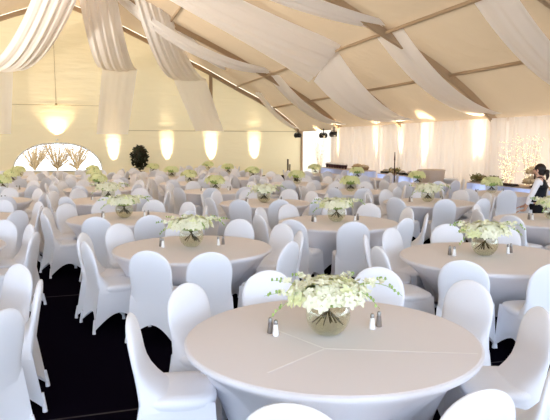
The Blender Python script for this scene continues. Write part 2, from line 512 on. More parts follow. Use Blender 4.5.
# ------------------------------------------------------------------ centrepieces
def vase_meshes():
    prof = []
    for k in range(19):
        a = -PI/2+.28+k*(PI*.5+.28+.62-.28)/18
        prof.append((.140*math.cos(a), .134+.140*math.sin(a)))
    mb = MB(); mb.lathe(prof, 32, cap0=True, cap1=False)
    r1, z1 = prof[-1]
    R = [[(r*math.cos(2*PI*k/32), r*math.sin(2*PI*k/32), z) for k in range(32)] for r, z in ((r1, z1), (r1+.008, z1+.008), (r1+.002, z1+.014))]
    mb.rings(R, False, False)
    bowl = mb.mesh('glass_bowl', M['glass'])
    mb = MB(); mb.lathe([(max(.01, r-.006), z+.003) for r, z in prof if z < .15], 24)
    return bowl, mb.mesh('water', M['water'])
BOWL, WATER = vase_meshes()
def floret(mb, c, nrm, s, rnd):
    nrm = Vector(nrm).normalized(); a = nrm.orthogonal().normalized(); b = nrm.cross(a)
    off = rnd.uniform(0, 6.28); c = Vector(c)
    for k in range(5):
        t = off+2*PI*k/5; d = a*math.cos(t)+b*math.sin(t); e = -a*math.sin(t)+b*math.cos(t)
        up = rnd.uniform(.15, .5)
        p = [c, c+d*s*.5+e*s*.36+nrm*s*up*.6, c+d*s*.95+e*s*.2+nrm*s*up*.75, c+d*s*1.05+nrm*s*up*.65, c+d*s*.95-e*s*.2+nrm*s*up*.75, c+d*s*.5-e*s*.36+nrm*s*up*.6, c+d*s*.55+nrm*s*up*.25]
        mb.add(p, [[0, 1, 6], [1, 2, 6], [2, 3, 6], [3, 4, 6], [4, 5, 6], [5, 0, 6]])
    mb.ball(c+nrm*s*.15, s*.2, 6, 4)
def bouquet_layout(seed, n, R, H):
    rnd = random.Random(seed); L = []
    for k in range(n):
        z = rnd.uniform(-.15, 1) ; a = k*2.399+rnd.uniform(-.3, .3); q = math.sqrt(max(0, 1-min(1, abs(z))**2))
        rr = (.62+.38*rnd.random())
        L.append(((R*q*rr*math.cos(a), R*q*rr*math.sin(a), .255+H*z*rr), (q*math.cos(a), q*math.sin(a), z+.35), rnd.uniform(.034, .05)))
    return L
def sprig(mbg, mbp, p0, p1, sag, rnd, n=11, s=.02):
    p0, p1 = Vector(p0), Vector(p1); pts = []
    for k in range(9):
        t = k/8; pts.append(p0.lerp(p1, t)+Vector((0, 0, sag*4*t*(1-t))))
    mbg.tube(pts, [.0045-.0032*k/8 for k in range(9)], 5)
    for k in range(n):
        t = .35+.65*k/n; c = p0.lerp(p1, t)+Vector((0, 0, sag*4*t*(1-t)))
        d = Vector((rnd.uniform(-1, 1), rnd.uniform(-1, 1), rnd.uniform(-.3, 1)))*.022
        if t > .72: mbg.ball(c+d*.6, (s*.42, s*.42, s*.6), 5, 4)
        else: floret(mbp, c+d, d, s*1.25, rnd)
def stems_mb(seed):
    rnd = random.Random(seed); mb = MB()
    for k in range(16):
        a = rnd.uniform(0, 6.28); b = a+PI+rnd.uniform(-.9, .9)
        ra, rb = rnd.uniform(.05, .105), rnd.uniform(.04, .088)
        za = .055+rnd.random()*.03
        mb.tube([(ra*math.cos(a), ra*math.sin(a), za), (.01*math.cos(a), .01*math.sin(a), .15), (rb*math.cos(b), rb*math.sin(b), .245)], rnd.uniform(.0035, .006), 5)
    return mb
fl_rnd = random.Random(3)
FLORETS = []
for k in range(4):
    mb = MB(); floret(mb, (0, 0, 0), (0, 0, 1), 1.0, fl_rnd); FLORETS.append(mb.mesh('blossom', M['petal'] if k != 3 else M['petal_yellow']))
SPR = [(-.36, -.10, .12, .06), (-.36, .12, .30, .03), (.45, -.08, .25, .09), (.40, .16, .30, .03), (.28, -.26, .22, .08), (-.40, -.12, .26, .03), (.20, .30, .31, .03), (-.22, .28, .31, .03)]
def make_bouquet(detail, seed, rz=0):
    """detail 2: every blossom its own part, 1: blossoms as one mass"""
    rnd = random.Random(seed)
    root = thing('bouquet', 'x', 'flowers')
    core = MB(); core.ball((0, 0, .25), (.17, .17, .06), 14, 8)
    core.build('leaf_mound', M['green'], root)
    L = bouquet_layout(seed, 98 if detail == 2 else 76, .255, .115)
    if detail == 2:
        for c, n, s in L:
            o = ob('blossom', FLORETS[rnd.randrange(4)], root)
            q = Vector(n).to_track_quat('Z', 'Y'); o.rotation_euler = q.to_euler(); o.location = c; o.scale = (s*.98,)*3
    else:
        mb = MB()
        for c, n, s in L:
            floret(mb, c, n, s*1.45, rnd)
        mb.build('blossoms', M['petal'], root, 'stuff')
    mb = MB()
    for c, n, s in bouquet_layout(seed+70, 150, .235, .10): floret(mb, c, n, s*.85, rnd)
    mb.build('filler_florets', M['petal'], root, 'stuff')
    for x, y, z, sag in SPR if detail == 2 else SPR[:5]:
        g, p = MB(), MB()
        sprig(g, p, (x*.15, y*.15, .24), (x, y, z+.02), sag, rnd)
        b = g.build('sprig', M['green'], root)
        p.build('sprig_florets', M['petal'], b, 'stuff')
    stems_mb(seed).build('stem_bundle', M['stem'], root)
    return root
B_near = make_bouquet(2, 11); B_mid = make_bouquet(1, 12)
farmb = MB(); rr_ = random.Random(5)
farmb.ball((0, 0, .25), (.15, .15, .085), 10, 6)
for c, n, s in bouquet_layout(9, 46, .25, .14): farmb.mat = 1; floret(farmb, c, n, s*1.7, rr_)
farmb.mat = 2; st = stems_mb(4); farmb.add(st.v, st.f, mi=2)
FARB = farmb.mesh('bouquet', M['green'], M['petal_yellow'], M['stem'])
near_used = [False, False]
def place_bouquet(detail, loc, rz, label):
    if detail == 0:
        o = ob('bouquet', FARB); o.location = loc; o.rotation_euler = (0, 0, rz)
        return tag(o, label, 'flowers', 'white flower centrepieces')
    i = 0 if detail == 2 else 1; src = (B_near, B_mid)[i]
    o = src if not near_used[i] else copy_tree(src)
    near_used[i] = True
    o.location = loc; o.rotation_euler = (0, 0, rz)
    return tag(o, label, 'flowers', 'white flower centrepieces')
def shaker_meshes():
    b = MB(); b.lathe([(.019, 0), (.021, .004), (.0185, .03), (.0145, .068), (.0125, .074)], 14)
    c = MB(); c.lathe([(.0135, .074), (.014, .078), (.0135, .092), (.010, .101), (.004, .105)], 14)
    return b, c
sb, sc_ = shaker_meshes()
SH = {'salt': (sb.mesh('body', M['salt']), sc_.mesh('cap', M['chrome'])), 'pepper': (sb.mesh('body', M['pepper']), sc_.mesh('cap', M['chrome']))}

# ------------------------------------------------------------------ layout
# key: (across, along, words, detail, chair phase in degrees, chair angles to leave out, draw vase)
T = {
 'T1': (1.445, 3.39, 'the foreground table', 2, 16, ()),
 'T2': (1.17, 6.85, 'the second table beside the aisle', 2, 17, ()),
 'T5': (.60, 9.9, 'the third table beside the aisle', 2, 8, ()),
 'T8': (.47, 13.1, 'the fourth table beside the aisle', 1, 22, ()),
 'T22': (.35, 16.4, 'the fifth table beside the aisle', 0, 5, ()),
 'T26': (.30, 19.6, 'the sixth table beside the aisle', 0, 14, ()),
 'T27': (.30, 22.8, 'the aisle table nearest the arched window', 0, 30, ()),
 'T4': (4.08, 5.36, 'the big table at right front', 2, 32, ()),
 'T3': (3.67, 8.4, 'the table behind the foreground bouquet', 2, 0, ()),
 'T7': (3.46, 11.6, 'the third table back near picture centre', 1, 20, ()),
 'T15': (3.14, 14.8, 'the fourth table back near picture centre', 0, 3, ()),
 'T16': (3.0, 17.9, 'the fifth table back near picture centre', 0, 18, ()),
 'T18': (2.9, 21.0, 'the sixth table back near picture centre', 0, 9, ()),
 'T17': (2.6, 24.1, 'the table in front of the dark potted tree', 0, 24, ()),
 'T10': (7.02, 7.6, 'the table in front of the waitress', 2, 12, (336, 12)),
 'T6': (6.69, 10.7, 'the table left of the waitress', 1, 4, ()),
 'T12': (6.3, 13.6, 'the second table beyond the waitress', 0, 26, ()),
 'T13': (6.0, 16.7, 'the third table beyond the waitress', 0, 15, ()),
 'T20': (5.5, 19.8, 'the fourth table beyond the waitress', 0, 33, ()),
 'T19': (5.35, 22.9, 'the fifth table beyond the waitress', 0, 7, ()),
 'T28': (5.2, 26.0, 'the table below the brown gable post', 0, 17, ()),
 'T11': (9.3, 12.1, 'the table before the bread buffet', 0, 10, ()),
 'T21': (9.2, 15.3, 'the table beside the draped bar table', 0, 28, ()),
 'T24': (8.75, 18.4, 'the table before the middle buffet', 0, 2, ()),
 'T23': (8.45, 21.5, 'the table before the cup buffet', 0, 19, ()),
 'L1': (-1.62, 4.75, 'the nearest table left of the aisle', 0, 0, ()),
 'L2': (-1.85, 7.75, 'the second table left of the aisle', 0, 20, ()),
 'L3': (-1.98, 10.7, 'the third table left of the aisle', 0, 8, ()),
 'L4': (-2.0, 13.7, 'the fourth table left of the aisle', 0, 28, ()),
 'T9': (-2.0, 16.7, 'the fifth table left of the aisle', 0, 15, ()),
 'T25': (-2.1, 19.8, 'the sixth table left of the aisle', 0, 3, ()),
 'L7': (-2.2, 22.9, 'the seventh table left of the aisle', 0, 22, ()),
}
FIX = {'T1': {0: (22, 1.36), 1: (56, 1.36), 2: (90, 1.33), 3: (124, 1.33), 4: (158, 1.36), 5: (192, 1.42), 7: (264, 1.25), 8: (303, 1.22), 9: (339, 1.2)},
       'L1': {1: (39, 1.29), 2: (72, 1.28), 3: (108, 1.36), 4: (144, 1.3), 0: (3, 1.3)}}
BARE = ('T11', 'T21', 'T23', 'T24')
F, CZ, PX = 600.0, 1.96, math.atan(67.5/600)
def in_view(x, y, z, m=30):
    a = z-CZ; d = y*math.cos(PX)-a*math.sin(PX); u = y*math.sin(PX)+a*math.cos(PX)
    if d < .4: return False
    return -m < 275+F*x/d < 550+m and 210-F*u/d < 420+3*m
NAMES0 = {0: 'far side right', 1: 'far right corner', 2: 'right end', 3: 'near right corner', 4: 'near side right',
          5: 'near side left', 6: 'near left corner', 7: 'left end', 8: 'far left corner', 9: 'far side left'}
NAMES1 = {0: 'far side middle', 1: 'far right corner', 2: 'right end rear', 3: 'right end front', 4: 'near right corner',
          5: 'near side middle', 6: 'near left corner', 7: 'left end front', 8: 'left end rear', 9: 'far left corner'}
proto = None
nch = 0
def place_chair(x, y, rz, label, far):
    global proto, nch
    nch += 1
    if far:
        o = ob('banquet_chair', chair_far)
    elif proto is None:
        o = thing('banquet_chair', label, 'chair')
        for n, me in chair_meshes: ob(n, me, o)
        proto = o
    else: o = copy_tree(proto)
    o.location = (x, y, 0); o.rotation_euler = (0, 0, rz)
    return tag(o, label, 'chair', 'white covered chairs around the round tables')
def seamed_top(root):
    mb = MB()
    for a, r0, r1 in ((-2.3, 0, .5), (-.1, 0, .88), (2.25, 0, .55)):
        p = Vector((-.06, -.24, .7515)); d = Vector((math.cos(a), math.sin(a), 0)); s = Vector((-d.y, d.x, 0))*.005
        q = p+d*r1
        mb.add([p-s, q-s, q+s, p+s, p-s+Vector((0, 0, .0012)), q-s+Vector((0, 0, .0012)), q+s+Vector((0, 0, .0012)), p+s+Vector((0, 0, .0012))],
               [[4, 5, 6, 7], [0, 1, 5, 4], [1, 2, 6, 5], [2, 3, 7, 6], [3, 0, 4, 7]], False)
    mb.build('seam', M['seam'], root)
crnd = random.Random(99)
for key, (l, u, words, det, phase, skip) in T.items():
    c = TW(l, u, 0)
    root = thing('round_table', 'round table in pale stretch cloth, ' + words, 'table', c, crnd.uniform(0, 1.5) if key != 'T1' else 0, 'round banquet tables')
    ob('tabletop', TOPM, root); ob('table_skirt', SKM, root)
    if det: 
        for me in legm: ob('leg', me, root)
    if key == 'T1': seamed_top(root)
    # chairs
    ph = phase % 36
    nm = NAMES0 if 9 <= ph <= 27 else NAMES1
    for k in range(10):
        ang = phase+36*k
        if any(abs((ang-s+180) % 360-180) < 8 for s in skip): continue
        kk = int((ang-ph+.5)//36) % 10
        if nm is NAMES1 and ph > 27: kk = (kk+1) % 10
        j = 1
        a = math.radians(ang+crnd.uniform(-5, 5)); R = .975+crnd.uniform(-.03, .07)
        if key in FIX:
            if k not in FIX[key]: continue
            j = .3; a = math.radians(FIX[key][k][0]); R = FIX[key][k][1]-.295
        elif key in BARE and math.cos(a) > .35: continue
        x, y = c.x+R*math.sin(a), c.y+R*math.cos(a)
        if not (in_view(x, y, .9, 40) or in_view(x, y, .2, 40)): continue
        place_chair(x, y, PI-a+j*crnd.uniform(-.14, .14), 'white covered chair, ' + nm[kk] + ' of ' + words, y > 15.5)
    # centrepiece
    if not in_view(c.x, c.y, .9, 40): continue
    z = .751
    vx, vy = (c.x-.02, c.y+.02)
    rz = 0 if key in ('T1',) else crnd.uniform(-.5, .5)
    v = thing('vase', 'clear fishbowl vase of flower stems on ' + words, 'vase', (vx, vy, z), 0, 'fishbowl vases on the tables')
    ob('glass_bowl', BOWL, v)
    if det: ob('water', WATER, v)
    place_bouquet(det, (vx, vy, z), rz, 'white flower bouquet in the bowl on ' + words)
    # shakers
    if c.y < 15.5:
        for side, base in ((-1, Vector((-.33, -.02))), (1, Vector((.30, .12)))):
            for kind, off in (('salt', (0, 0)), ('pepper', (side*.052 if side > 0 else -.034, .05))):
                x, y = vx+base.x+off[0], vy+base.y+off[1]
                s = thing(kind+'_shaker', ('white salt' if kind == 'salt' else 'dark pepper')+' shaker %s of the vase on %s' % ('left' if side < 0 else 'right', words),
                          'shaker', (x, y, z), 0, 'salt and pepper shakers on the tables')
                ob('body', SH[kind][0], s); ob('cap', SH[kind][1], s)
print('chairs', nch)

# ------------------------------------------------------------------ uplights against the walls
def uplight(l, u, tilt, power, label, size=math.radians(30), colr=(1, .80, .52)):
    p = TW(l, u, 0)
    t = thing('uplight', label, 'uplight', p, TH, 'uplights on the floor along the walls')
    mb = MB(); mb.lathe([(.07, .05), (.085, .07), (.085, .22), (.075, .235)], 16, cap1=False)
    mb.build('can', M['black'], t)
    mb = MB(); mb.lathe([(.0, .222), (.074, .222)], 16, cap0=False, cap1=False); mb.build('lens', M['lens'], t)
    mb = MB(); mb.box((0, 0, .01), (.16, .12, .02)); mb.box((-.09, 0, .07), (.012, .03, .13)); mb.box((.09, 0, .07), (.012, .03, .13))
    mb.build('yoke', M['black'], t)
    ld = bpy.data.lights.new('uplight_beam', 'SPOT'); ld.energy = power; ld.color = colr
    ld.spot_size = size; ld.spot_blend = 1; ld.shadow_soft_size = .05
    lo = bpy.data.objects.new('uplight_beam', ld); col.objects.link(lo)
    lo.location = p+Vector((0, 0, .26))
    d = TW(tilt[0], tilt[1], 1)
    lo.rotation_euler = d.to_track_quat('-Z', 'Y').to_euler()
gw = ['left of the arched window', 'right of the arched window', 'right of the dark potted tree', 'below the brown gable post', 'between gable post and far corner']
for (l, w, p) in ((-4.6, gw[0], 1300), (1.55, gw[1], 1300), (4.5, gw[2], 1300), (7.05, gw[3], 2000), (9.65, gw[4], 1300)):
    uplight(l, UB-.42, (0, .36), p, 'black floor uplight shining up the gable wall, ' + w)
# lamp over the arched window
lp = TW(WC, UB-.30, 2.05)
t = thing('uplight', 'small wall lamp glowing above the arched window', 'uplight', lp, TH)
mb = MB(); mb.lathe([(.05, 0), (.06, .03), (.06, .1), (.05, .11)], 14); mb.build('can', M['white_metal'], t)
mb = MB(); mb.box((0, .2, .04), (.04, .30, .04)); mb.build('bracket', M['white_metal'], t)
ld = bpy.data.lights.new('window_lamp', 'SPOT'); ld.energy = 260; ld.color = (1, .74, .42); ld.spot_size = math.radians(95); ld.spot_blend = .9
lo = bpy.data.objects.new('window_lamp', ld); col.objects.link(lo); lo.location = lp+Vector((0, 0, .14))
lo.rotation_euler = TW(0, .35, 1).to_track_quat('-Z', 'Y').to_euler()
rw = ['in the far right corner', 'at the first far curtain', 'behind the dark cups', 'left of the dark pole stand', 'right of the dark pole stand', 'left of the glowing branch lights', 'behind the waitress', 'at the right edge']
for i, (u, p) in enumerate(((31.6, 900), (28.2, 1100), (24.05, 1100), (21.9, 900), (20.0, 1300), (16.8, 1300), (12.6, 1000), (9.0, 900))):
    uplight(WR-.75 if i else WR-.4, u, (.20, 0), p*1.3, 'black floor uplight shining up the curtain wall, ' + rw[i], math.radians(25))

for i, u in enumerate((16.8, 20.5, 24.5, 29.0)):  # added fill uplights, out of view, to brighten the white swags from below
    uplight(WL+.9, u, (1.0, -.1), 4800, 'added fill uplight out of view at the left wall, ' + ('nearest', 'second', 'third', 'farthest')[i] + ' from the open side', math.radians(95), (1, .90, .76))
# ------------------------------------------------------------------ buffets along the curtain wall
def buffet(l, u0, u1, words, skirt):
    uc = (u0+u1)/2; t = thing('buffet_table', words, 'table', TW(l, uc, 0), TH+PI/2, 'buffet tables along the curtain wall')
    L = abs(u1-u0); D = .76
    mb = MB(); mb.box((0, 0, .775), (L, D, .03)); mb.build('tabletop', M['linen'], t)
    mb = MB(); g = []
    per = [(-L/2, -D/2), (L/2, -D/2), (L/2, D/2), (-L/2, D/2), (-L/2, -D/2)]
    path = []
    for a, b in zip(per, per[1:]):
        n = max(4, int(math.hypot(b[0]-a[0], b[1]-a[1])/.05))
        for k in range(n): path.append((a[0]+(b[0]-a[0])*k/n, a[1]+(b[1]-a[1])*k/n))
    path.append(per[-1])
    for k in range(7):
        z = .02+.745*k/6; e = 1+.02*(1-k/6)
        g.append([(x*e*1.003+.014*math.sin(i*1.3), y*e*1.01+.014*math.cos(i*1.3), z) for i, (x, y) in enumerate(path)])
    mb.grid(g); mb.build('table_skirt', skirt, t)
    for sx in (-1, 1):
        for sy in (-1, 1):
            mb = MB(); mb.tube([(sx*(L/2-.1), sy*(D/2-.1), 0), (sx*(L/2-.1), sy*(D/2-.1), .76)], .018, 6); mb.build('leg', M['steel'], t)
    for f in (-.3, .3):
        ld = bpy.data.lights.new('buffet_glow', 'POINT'); ld.energy = 11; ld.color = (.45, .60, 1); ld.shadow_soft_size = .12
        lo = bpy.data.objects.new('buffet_glow', ld); col.objects.link(lo); lo.location = TW(l, uc+f*L, .4)
    return t
buffet(11.2, 22.6, 26.9, 'long buffet table by the curtains, set with a row of dark cups', M['blue_skirt'])
buffet(11.2, 18.6, 21.0, 'short buffet table by the curtains, behind the dark pole stand', M['blue_skirt'])
buffet(11.3, 12.2, 15.4, 'buffet table by the curtains, left of the waitress, carrying bread', M['blue_skirt'])
BZ = .79
# row of dark cups with white tops
for k in range(8):
    t = thing('dessert_cup', 'dark cup with white top in a row on the long buffet', 'cup', TW(11.0, 26.5-k*.30, BZ), 0, 'row of dark cups on the long buffet')
    mb = MB(); mb.lathe([(.045, 0), (.05, .01), (.085, .16), (.088, .17)], 14); mb.build('cup', M['plum'], t)
    mb = MB(); mb.lathe([(.088, .17), (.095, .19), (.07, .22), (.02, .24)], 14); mb.build('topping', M['porcelain'], t)
def basket(l, u, words, s=1.0, mat='bread', n=14, seed=1):
    rnd = random.Random(seed)
    t = thing('bread_basket', words, 'basket', TW(l, u, BZ), 0)
    mb = MB(); mb.lathe([(.16*s, 0), (.19*s, .02), (.23*s, .12*s), (.24*s, .14*s), (.225*s, .14*s), (.2*s, .05*s)], 20); mb.build('wicker_bowl', M['wicker'], t)
    for k in range(n):
        a = k*2.4; r = .15*s*math.sqrt(k/n)
        mb = MB(); mb.ball((r*math.cos(a), r*math.sin(a), .15*s+.05*s*(1-k/n)), (.07*s, .055*s, .05*s), 8, 6); mb.build('roll', M[mat], t)
basket(11.2, 23.6, 'brown wicker basket of rolls right of the dark cups', 1.1, seed=2)
basket(11.2, 23.0, 'brown wicker basket at the right end of the long buffet', 1.0, seed=3)
def leafy(t, c, r, n, mat, rnd, size=.05, name='foliage'):
    mb = MB()
    for k in range(n):
        a, b = rnd.uniform(0, 6.28), math.acos(rnd.uniform(-1, 1)); q = rnd.random()**.4
        p = Vector((c[0]+r[0]*q*math.sin(b)*math.cos(a), c[1]+r[1]*q*math.sin(b)*math.sin(a), c[2]+r[2]*q*math.cos(b)))
        d = Vector((rnd.gauss(0, 1), rnd.gauss(0, 1), rnd.gauss(0, .8))).normalized()*size; e = d.orthogonal().normalized()*size*.38
        mb.add([p, p+d*.5+e, p+d, p+d*.5-e], [[0, 1, 2, 3]])
    return mb.build(name, M[mat], t)
rnd = random.Random(31)
def platter_flowers(l, u, words, s=1.0, z=BZ, mat='leaf'):
    t = thing('floral_platter', words, 'platter', TW(l, u, z), 0)
    mb = MB(); mb.lathe([(.20*s, 0), (.26*s, .03), (.27*s, .04), (.25*s, .035)], 20); mb.build('tray', M['wicker'], t)
    leafy(t, (0, 0, .13*s), (.27*s, .24*s, .11*s), 170, mat, rnd, .08)
    mb = MB()
    for k in range(10): mb.ball((rnd.uniform(-.2, .2)*s, rnd.uniform(-.2, .2)*s, .06+.1*rnd.random()*s), .045*s, 6, 5)
    mb.build('rolls', M['bread'], t, 'stuff')
platter_flowers(11.1, 15.1, 'tray of olive leaves at the left end of the bread buffet', 1.0)
platter_flowers(11.35, 14.7, 'tray of brown leaves beside the glowing branch lights', .8)
platter_flowers(11.2, 20.3, 'tray of leafy food on the short buffet', .9)
# tiered stand left of the waitress's head
t = thing('tiered_bread_stand', 'two-tier stand heaped with bread just left of the waitress', 'bread stand', TW(11.25, 12.95, BZ), 0)
mb = MB(); mb.lathe([(.12, 0), (.12, .02), (.02, .03), (.02, .44), (.01, .46)], 16); mb.build('pole', M['wood'], t)
for z, r in ((.10, .30), (.36, .22)):
    mb = MB(); mb.lathe([(.03, z), (r, z), (r+.02, z+.03), (r, z+.02)], 24); tr = mb.build('tray', M['wicker'], t)
    for k in range(13):
        a = 2*PI*k/9+.3*(k//9); rr2 = r*.72 if k < 9 else r*.35
        mb = MB(); mb.ball((rr2*math.cos(a), rr2*math.sin(a), z+.07+(.06 if k >= 9 else 0)), (.085, .07, .06), 8, 6); mb.build('bread_roll', M['bread'], tr)
# dark serving trays
for i, u in enumerate((13.9, 13.5)):
    t = thing('serving_tray', 'long dark serving tray on the bread buffet, ' + ('left one' if i == 0 else 'right one'), 'tray', TW(10.98, u, BZ), TH+PI/2)
    mb = MB(); mb.box((0, 0, .015), (.34, .22, .03)); mb.build('tray', M['black'], t)
    mb = MB()
    for k in range(8): mb.box((-.13+.26*(k % 4)/3, -.05+.1*(k//4), .045), (.06, .07, .03), .3*k)
    mb.build('morsels', M['wood'], t, 'stuff')
# items on the short buffet
for i, (u, h) in enumerate(((20.75, .12), (19.5, .10), (18.9, .14))):
    t = thing('chafing_dish', 'small dark lidded dish on the short buffet, ' + ('left', 'middle', 'right')[i], 'dish', TW(11.05, u, BZ), TH+PI/2)
    mb = MB(); mb.box((0, 0, .04), (.40, .26, .08)); mb.build('pan', M['black'], t)
    mb = MB(); mb.lathe([(.13, .08), (.12, .12), (.07, .155), (.01, .165)], 18); mb.build('lid', M['steel'], t)
t = thing('pole_stand', 'slim dark wooden pole stand in front of the curtains', 'stand', TW(10.62, 19.3, 0), 0)
mb = MB(); mb.lathe([(.16, 0), (.16, .02), (.03, .04)], 18); mb.build('base', M['wood'], t)
mb = MB(); mb.lathe([(.024, .04), (.022, 1.3), (.03, 1.34), (.012, 1.62)], 10); mb.build('pole', M['wood'], t)
# tall stretch-cloth bar table
t = thing('bar_table', 'tall bar table in beige stretch cloth, standing before the curtains', 'table', TW(10.75, 17.1, 0), 0)
mb = MB(); mb.lathe([(.44, 1.05), (.45, 1.07), (.44, 1.085), (.3, 1.09)], 40); mb.build('tabletop', M['linen'], t)
mb = MB(); g = []
for k in range(12):
    tt = k/11; row = []
    for j in range(48):
        a = 2*PI*j/48; ft = abs(math.cos(2*a+.4))**5; rb = .27+.06*ft
        r = rb+(.445-rb)*(1-tt)**1.5; row.append((r*math.cos(a), r*math.sin(a), 1.055-(1.03-.12*(1-ft))*tt))
    g.append(row)
mb.grid(g, True); mb.build('table_skirt', M['linen'], t)
basket(11.25, 17.6, 'basket', 1)
bk = [o for o in col.objects if o.get('label') == 'basket'][0]
bk['label'] = 'brown basket of rolls just right of the tall bar table'
t2 = thing('round_stand_table', 'small round stand in beige cloth beside the tall bar table', 'table', TW(11.25, 17.6, 0), 0)
mb = MB(); mb.lathe([(.30, 0), (.26, .3), (.25, .74), (.30, .765), (.30, .79)], 28); mb.build('draped_column', M['linen'], t2)
mb = MB(); mb.lathe([(.31, .775), (.31, BZ-.001), (.05, BZ-.001)], 28); mb.build('tabletop', M['linen'], t2)
# glowing white bowl by the uplight
t = thing('punch_bowl', 'white bowl on a low stand left of the bright curtain uplight', 'bowl', TW(11.35, 16.95, .55), 0)
mb = MB(); mb.lathe([(.10, 0), (.07, .04), (.22, .14), (.30, .24), (.29, .24), (.2, .15), (.03, .06)], 28); mb.build('bowl', M['porcelain'], t)
t2 = thing('plinth', 'white plinth under the bowl by the curtain uplight', 'plinth', TW(11.35, 16.95, 0), TH)
mb = MB(); mb.box((0, 0, .265), (.34, .34, .53)); mb.build('body', M['porcelain'], t2)
mb = MB(); mb.box((0, 0, .54), (.40, .40, .02)); mb.build('cap', M['porcelain'], t2)

# glowing branch lights
def branch_light(l, u, z0, H, words, seed, nb=9, spread=.55):
    rnd = random.Random(seed); t = thing('lighted_branches', words, 'branch lights', TW(l, u, z0), 0, 'lighted willow branches')
    mb = MB(); mb.lathe([(.10, 0), (.12, .02), (.09, .2), (.11, .30), (.10, .30)], 16); mb.build('pot', M['porcelain'], t)
    tips = []; mb = MB()
    for k in range(nb):
        a = rnd.uniform(0, 6.28); s = rnd.uniform(.25, 1)*spread; h = H*rnd.uniform(.6, 1); pts = []
        for i in range(9):
            q = i/8; pts.append((s*q**1.3*math.cos(a)+.03*math.sin(7*q+k), s*q**1.3*math.sin(a)+.03*math.cos(6*q+k), .22+(h-.22)*q))
        mb.tube(pts, [.010-.007*i/8 for i in range(9)], 5); tips += pts[3:]
        for i in range(3, 9):
            for s2 in range(2):
                p = Vector(pts[i]); d = Vector((rnd.gauss(0, 1), rnd.gauss(0, 1), rnd.uniform(.2, 1))).normalized()*rnd.uniform(.08, .2)
                mb.tube([p, p+d*.5+Vector((0, 0, .015)), p+d], [.004, .003, .002], 4); tips += [tuple(p+d), tuple(p+d*.55)]
    mb.build('branch', M['willow'], t)
    mb = MB()
    for p in tips: mb.ball(p, .009, 5, 4)
    mb.build('bulbs', M['bulb'], t, 'stuff')
branch_light(11.86, 14.75, BZ-.79, 2.0, 'white branches with tiny lights behind the bread buffet', 3, 16, .32)
branch_light(11.86, 13.9, BZ-.79, 2.1, 'white branches with tiny lights, the right bunch near the waitress', 4, 14, .30)
branch_light(11.7, 29.2, 0, 2.3, 'white branches with tiny lights in the far right corner', 5, 16, .5)

# dark potted tree before the gable
t = thing('potted_tree', 'dark leafy potted tree standing against the gable wall', 'potted tree', TW(2.85, 33.3, 0), 0)
mb = MB(); mb.lathe([(.17, 0), (.2, .03), (.25, .36), (.26, .40), (.23, .40), (.21, .34)], 20); mb.build('pot', M['terracotta'], t)
mb = MB(); mb.tube([(0, 0, .35), (.02, .01, .8), (0, 0, 1.2)], [.035, .03, .02], 8); mb.build('trunk', M['bark'], t)
leafy(t, (0, 0, 1.15), (.46, .4, .68), 900, 'leafdark', random.Random(4), .15)
mb = MB(); mb.lathe([(.24, .9), (.34, 1.2), (.30, 1.6), (.12, 1.8)], 12); mb.build('inner_foliage', M['leafdark'], t)
# reddish pole at the corner
t = thing('candle_post', 'reddish brown post pair standing before the far corner wall', 'post', TW(11.3, 33.2, 0), 0)
mb = MB(); mb.lathe([(.15, 0), (.15, .03), (.04, .05)], 14); mb.build('base', M['wood'], t)
mb = MB(); mb.tube([(0, 0, .04), (0, 0, 1.0)], .05, 8); mb.tube([(.1, 0, .03), (.12, 0, .7)], .04, 8); mb.build('post', M['wood'], t)
# speakers / lamps clamped under the eave
for i, (l, u, z) in enumerate(((12.1, 33.7, 2.5), (12.2, 29.95, 2.45), (12.2, 28.55, 2.5))):
    t = thing('eave_spotlight', 'black spotlight clamped under the eave, ' + ('in the far corner', 'left of the curtain pair', 'right of the curtain pair')[i], 'spotlight', TW(l, u, z), TH+PI/2+.4, 'black spotlights under the eave')
    mb = MB(); R = []
    for x, r in ((-.2, .09), (-.17, .13), (.12, .13), (.2, .15), (.2, .12)):
        R.append([(x, r*math.cos(2*PI*k/16), r*math.sin(2*PI*k/16)-.12) for k in range(16)])
    mb.rings(R); mb.build('can', M['black'], t)
    mb = MB(); mb.box((0, 0, .1), (.04, .04, .3)); mb.box((0, .155, -.05), (.03, .01, .22)); mb.box((0, -.155, -.05), (.03, .01, .22)); mb.box((0, 0, .05), (.03, .32, .02)); mb.build('clamp', M['black'], t)

# bare trees outside the arched window
for i, (l, u) in enumerate(((-3.1, 42.0), (-1.75, 43.0), (-.5, 42.0))):
    rnd = random.Random(60+i)
    t = thing('bare_tree', 'bare brown tree seen through the arched window, ' + ('left', 'middle', 'right')[i] + ' of three', 'tree', TW(l, u, -.03), 0, 'bare trees outside the arched window')
    mb = MB(); mb.tube([(0, 0, 0), (.02, 0, .2), (.01, 0, .5)], [.09, .075, .06], 8); mb.build('trunk', M['bark'], t)
    mb = MB(); lf = MB()
    for k in range(38):
        a = rnd.uniform(0, 6.28); sp = rnd.uniform(.4, 2.0); h = rnd.uniform(1.3, 2.9); pts = []
        for q in range(7):
            s = q/6; pts.append((sp*s*math.cos(a)+.05*math.sin(5*s+k), sp*s*math.sin(a), .25+(h-.25)*s))
        mb.tube(pts, [.036-.026*q/6 for q in range(7)], 5)
        for q in range(2, 7):
            for r2 in range(3):
                p = Vector(pts[q]); d = Vector((rnd.gauss(0, 1), rnd.gauss(0, 1), rnd.uniform(0, 1))).normalized()*rnd.uniform(.2, .5)
                mb.tube([p, p+d], [.010, .004], 4)
    mb.build('branch', M['bark'], t)

